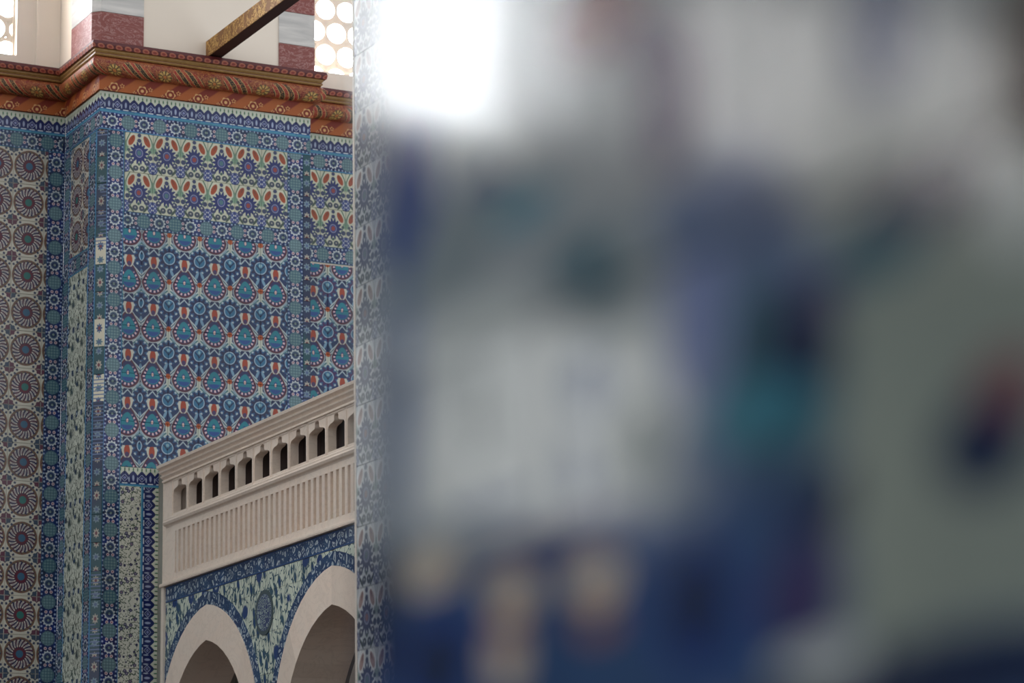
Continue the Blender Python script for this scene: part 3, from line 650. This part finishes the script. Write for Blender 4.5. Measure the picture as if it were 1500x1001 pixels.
rail('lower_fillet', [(-.06,3.584),(.014,3.584),(.016,3.592),(.012,3.602),(-.06,3.602)], Y0, Y1)
mb = MB(); mb.box((XG+.002, 13.855, 3.602), (XG+.09, Y1, 4.215)); obj('end_block', mb.build('end_block', MAT['marble']), bal)
pitch_b = .2167; half = .079
prof = [(.094,3.958),(.094,4.062),(.091,4.074),(.083,4.082),(.066,4.088),(.04,4.092),(.028,4.096),(.0235,4.102),(.0235,4.119),(.017,4.126),(0,4.128)]
hole = prof + [(-x, z) for x, z in prof[-2::-1]]
wbay = pitch_b/2 - .0015
bm = MB(); bm.prism([(-wbay, 3.945), (wbay, 3.945), (wbay, 4.138), (-wbay, 4.138)], [hole], lambda a, b, d: (d, -a, b), 0, .044)
fr = .0035
for a in (-wbay, wbay - .008):          # thin raised stile on both sides of each bay
    bm.box((-fr, -(a+.008), 3.945), (0, -a, 4.138))
bm.box((-fr, -wbay, 4.130), (0, wbay, 4.138))
bme = bm.build('pierced_panel', MAT['marble'])
for k in range(21):
    yc = 13.824 - .085 - k*pitch_b
    if yc - wbay < Y0: break
    obj('pierced_panel', bme, bal, (XG, yc, 0))
mb = MB(); mb.box((XG+.02, Y0, 3.602), (XG+.07, 13.856, 3.893)); mb.box((XG, Y0, 3.862), (XG+.022, 13.856, 3.893)); mb.box((XG, Y0, 3.602), (XG+.022, 13.856, 3.640))
y = 13.80; mb.box((XG, y, 3.640), (XG+.022, 13.856, 3.862))
obj('skirt_panel', mb.build('skirt_panel', MAT['marble']), bal)
mb = MB()
while y > Y0 + .06: mb.box((XG-.001, y-.05, 3.638), (XG+.022, y-.018, 3.864)); y -= .0632
fl = obj('flutes', mb.build('flutes', MAT['marble']), bal); fl['kind'] = 'stuff'

# ------------------------------------------------------------------ arcade below, tiled spandrels
arc = thing('gallery_arcade', 'pointed marble arches with blue and pale green tiled spandrels under the balustrade', 'arcade', (XG, 11.7, 0))
CEN = [13.365, 11.846, 10.327]
def arch_curve(e_, R, Zs, zmin, n=14):
    """right half, from the springing line up to the apex, as (dx, z)"""
    t1 = math.acos(e_/R); pts = [(R*math.cos(t1*i/n) - e_, Zs + R*math.sin(t1*i/n)) for i in range(n+1)]
    return [(pts[0][0], zmin)] + pts if zmin < Zs else pts
OUT, INN = (.08, .7583, 2.67), (.11, .673, 2.58)
def loop(par, zmin, n=14): h_ = arch_curve(*par, zmin, n); return h_ + [(-x, z) for x, z in h_[-2::-1]]
# backing slab with the arch openings
outl = [(-Y1, 0), (-Y1, 3.58), (-Y0, 3.58), (-Y0, 0)]
for c_ in reversed(CEN): outl += [(-c_ + x, z) for x, z in loop((INN[0], INN[1]+.002, INN[2]), 0)]
mb = MB(); mb.prism(outl, [], to3, .012, .30); obj('arcade_wall', mb.build('arcade_wall', MAT['shade']), arc)
# arch rings in voussoirs
for c_ in CEN:
    o_, i_ = arch_curve(*OUT, 2.2, 12), arch_curve(*INN, 2.2, 12)
    for sgn in (1, -1):
        for a, b in ((0, 1), (1, 7), (7, 13)):
            poly = [(-c_ + sgn*x, z) for x, z in o_[a:b+1]] + [(-c_ + sgn*x, z) for x, z in reversed(i_[a:b+1])]
            poly = [(max(x, -13.984), z) for x, z in poly]
            g = .0006
            poly = [(x + g*((sum(p[0] for p in poly)/len(poly)) - x), z) for x, z in poly]
            mb = MB(); mb.prism(poly, [], to3, 0, .28); obj('voussoir', mb.build('voussoir', MAT['marble']), arc)
# tile courses: scroll border along the top, scroll border along each arch, leafy field cut to fit
def tile_poly(poly, mat, uvf, name='tile', d=.006):
    cx, cz = sum(p[0] for p in poly)/len(poly), sum(p[1] for p in poly)/len(poly)
    R_ = max(math.hypot(x-cx, z-cz) for x, z in poly); k = 1 - .0014/R_
    poly = [(cx + (x-cx)*k, cz + (z-cz)*k) for x, z in poly]
    mb = MB(); mb.prism(poly, [], to3, d, .014, uvf); return obj(name, mb.build(name, MAT[mat]), arc)
yy = 13.945
while yy > Y0 + .02:
    y_n = max(yy - .16, Y0); tile_poly([(-yy, 3.498), (-y_n, 3.498), (-y_n, 3.582), (-yy, 3.582)], 'scroll', lambda a, b: (a*100, (b-3.54)*100)); yy = y_n
BR = (.08, .7583+.067, 2.67)
for c_ in CEN:
    o_, i_ = arch_curve(*BR, 2.7, 16), arch_curve(*OUT, 2.7, 16)
    o_ = [(x, min(z, 3.497)) for x, z in o_]
    for sgn in (1, -1):
        for a in range(0, 16, 4):
            po, pi_ = o_[a:a+5], i_[a:a+5]
            poly = [(-c_ + sgn*min(x, .757), z) for x, z in po] + [(-c_ + sgn*x, z) for x, z in reversed(pi_)]
            if -c_ + sgn*.4 < -13.5: poly = [(max(x, -13.945), z) for x, z in poly]
            tile_poly(poly, 'scroll', lambda a_, b_, c=c_: (math.atan2(b_-2.67, a_+c)*75, (math.hypot(abs(a_+c)+.08, b_-2.67)-.792)*100), d=.005)
def clip(poly, axis, v, keep_less):
    out = []
    for i in range(len(poly)):
        p, q = poly[i-1], poly[i]; ip = (p[axis] <= v) == keep_less; iq = (q[axis] <= v) == keep_less
        if ip != iq:
            t = (v - p[axis])/(q[axis]-p[axis]); out.append((p[0]+t*(q[0]-p[0]), p[1]+t*(q[1]-p[1])))
        if iq: out.append(q)
    return out
def area(p): return abs(sum(p[i-1][0]*p[i][1]-p[i][0]*p[i-1][1] for i in range(len(p))))/2
def spandrel(poly):
    for ix in range(int(-14/.2)-1, int(-9/.2)+1):
        for iz in range(11, 19):
            q = poly
            for ax_, v_, kl in ((0, ix*.2, False), (0, (ix+1)*.2, True), (1, iz*.2, False), (1, (iz+1)*.2, True)):
                q = clip(q, ax_, v_, kl)
                if len(q) < 3: break
            if len(q) >= 3 and area(q) > 2e-5: tile_poly(q, 'spandrel', lambda a, b: (a*100, b*100), d=.007)
curve = [(x, z) for x, z in arch_curve(*BR, 2.7, 16) if z < 3.497] + [(.03, 3.497)]
left = [(-CEN[0] - x, z) for x, z in curve]; left = [(max(x, -13.945), z) for x, z in left]
i0 = max(i for i, p in enumerate(left) if p[0] <= -13.9449) if any(p[0] <= -13.9449 for p in left) else 0
spandrel([(-13.945, 3.497)] + left[i0:])
for a in range(2):
    c0, c1 = CEN[a], CEN[a+1]; mid = (c0-c1)/2
    L_ = [(-c0 + min(x, mid-.0005), z) for x, z in curve]; R_ = [(-c1 - min(x, mid-.0005), z) for x, z in curve]
    # fields meet at a point where the two borders touch
    k0 = max([i for i, (x, z) in enumerate(curve) if x >= mid-.0005] + [0])
    spandrel(list(reversed(L_[k0:])) + R_[k0+1:])
    cy, cz = (c0+c1)/2 + .03, 3.298
    disc = [(-cy + .108*math.cos(t*math.pi/16), cz + .112*math.sin(t*math.pi/16)) for t in range(32)]
    d_ = tile_poly(disc, 'disc', lambda a_, b_, c=cy: ((a_+c)*100, (b_-3.298)*100), 'round_medallion', .003)
mb = MB(); mb.box((XG-.004, 13.947, 2.3), (XG+.03, 13.985, 3.584)); obj('corner_strip', mb.build('corner_strip', MAT['pale']), arc)
mb = MB(); mb.box((XG+.2, Y0, 3.42), (7.15, YA-.02, 3.58)); obj('gallery_floor', mb.build('gallery_floor', MAT['shade']), arc)
mb = MB(); mb.box((7.2, 9.2, 0), (7.5, YC, 3.6)); tag(obj('wall_inner', mb.build('wall_inner', MAT['shade'])), 'rough brown stone wall in the shade behind the arches', 'wall', 'structure')
scr = thing('wooden_screen', 'dark brown wooden screen standing just behind the marble balustrade openings', 'screen', (XG+.115, 11.6, 3.582))
yy = 13.98
while yy > Y0 + .3:
    mb = MB(); mb.box((XG+.10, yy-.196, 3.582), (XG+.13, yy, 4.20)); obj('plank', mb.build('plank', MAT['wood']), scr); yy -= .2

# ------------------------------------------------------------------ pier in the middle distance (its left face seen as a narrow strip)
XM, YM = 4.318, 9.212
mid = thing('tiled_pier', 'tiled pier paled with painted-in glare, seen as a narrow strip, red tulips on white, beside the balustrade', 'pier', (5.1, 8.3, 0))
mb = MB(); mb.box((XM+.008, 7.2, 0), (5.9, YM, 9.2)); obj('pier_core', mb.build('pier_core', MAT['grout']), mid)
mb = MB(); mb.box((XM-.001, YM-.012, 0), (XM+.02, YM+.002, 9.2)); obj('edge_strip', mb.build('edge_strip', MAT['pale']), mid)
panel(mid, ('X', XM), -YM+.012, -7.75, 2.27, 5.6, .1575, .222, 'tulip_glare', (-YM+.012, 2.27), (-8, -11.1))

# ------------------------------------------------------------------ pier right beside the camera, far out of focus
XN, YN, U0 = .55, 1.162, 1.135
near = thing('tiled_pier', 'out-of-focus pier with large blue and white floral tiles close to the camera', 'pier', (1.0, .6, 0))
mb = MB(); mb.box((XN+.008, .12, 0), (1.5, YN-.001, 3.4)); obj('pier_core', mb.build('pier_core', MAT['grout']), near)
for (a, b, du) in cuts(-YN, -.15, -YN, .17):
    for (c, d, dv) in cuts(.9, 2.82, .9, .24):
        put_tile(near, ('X', XN), a, c, tile_mesh(b-a, d-c, (a+U0)*100, c*100, 'near'))
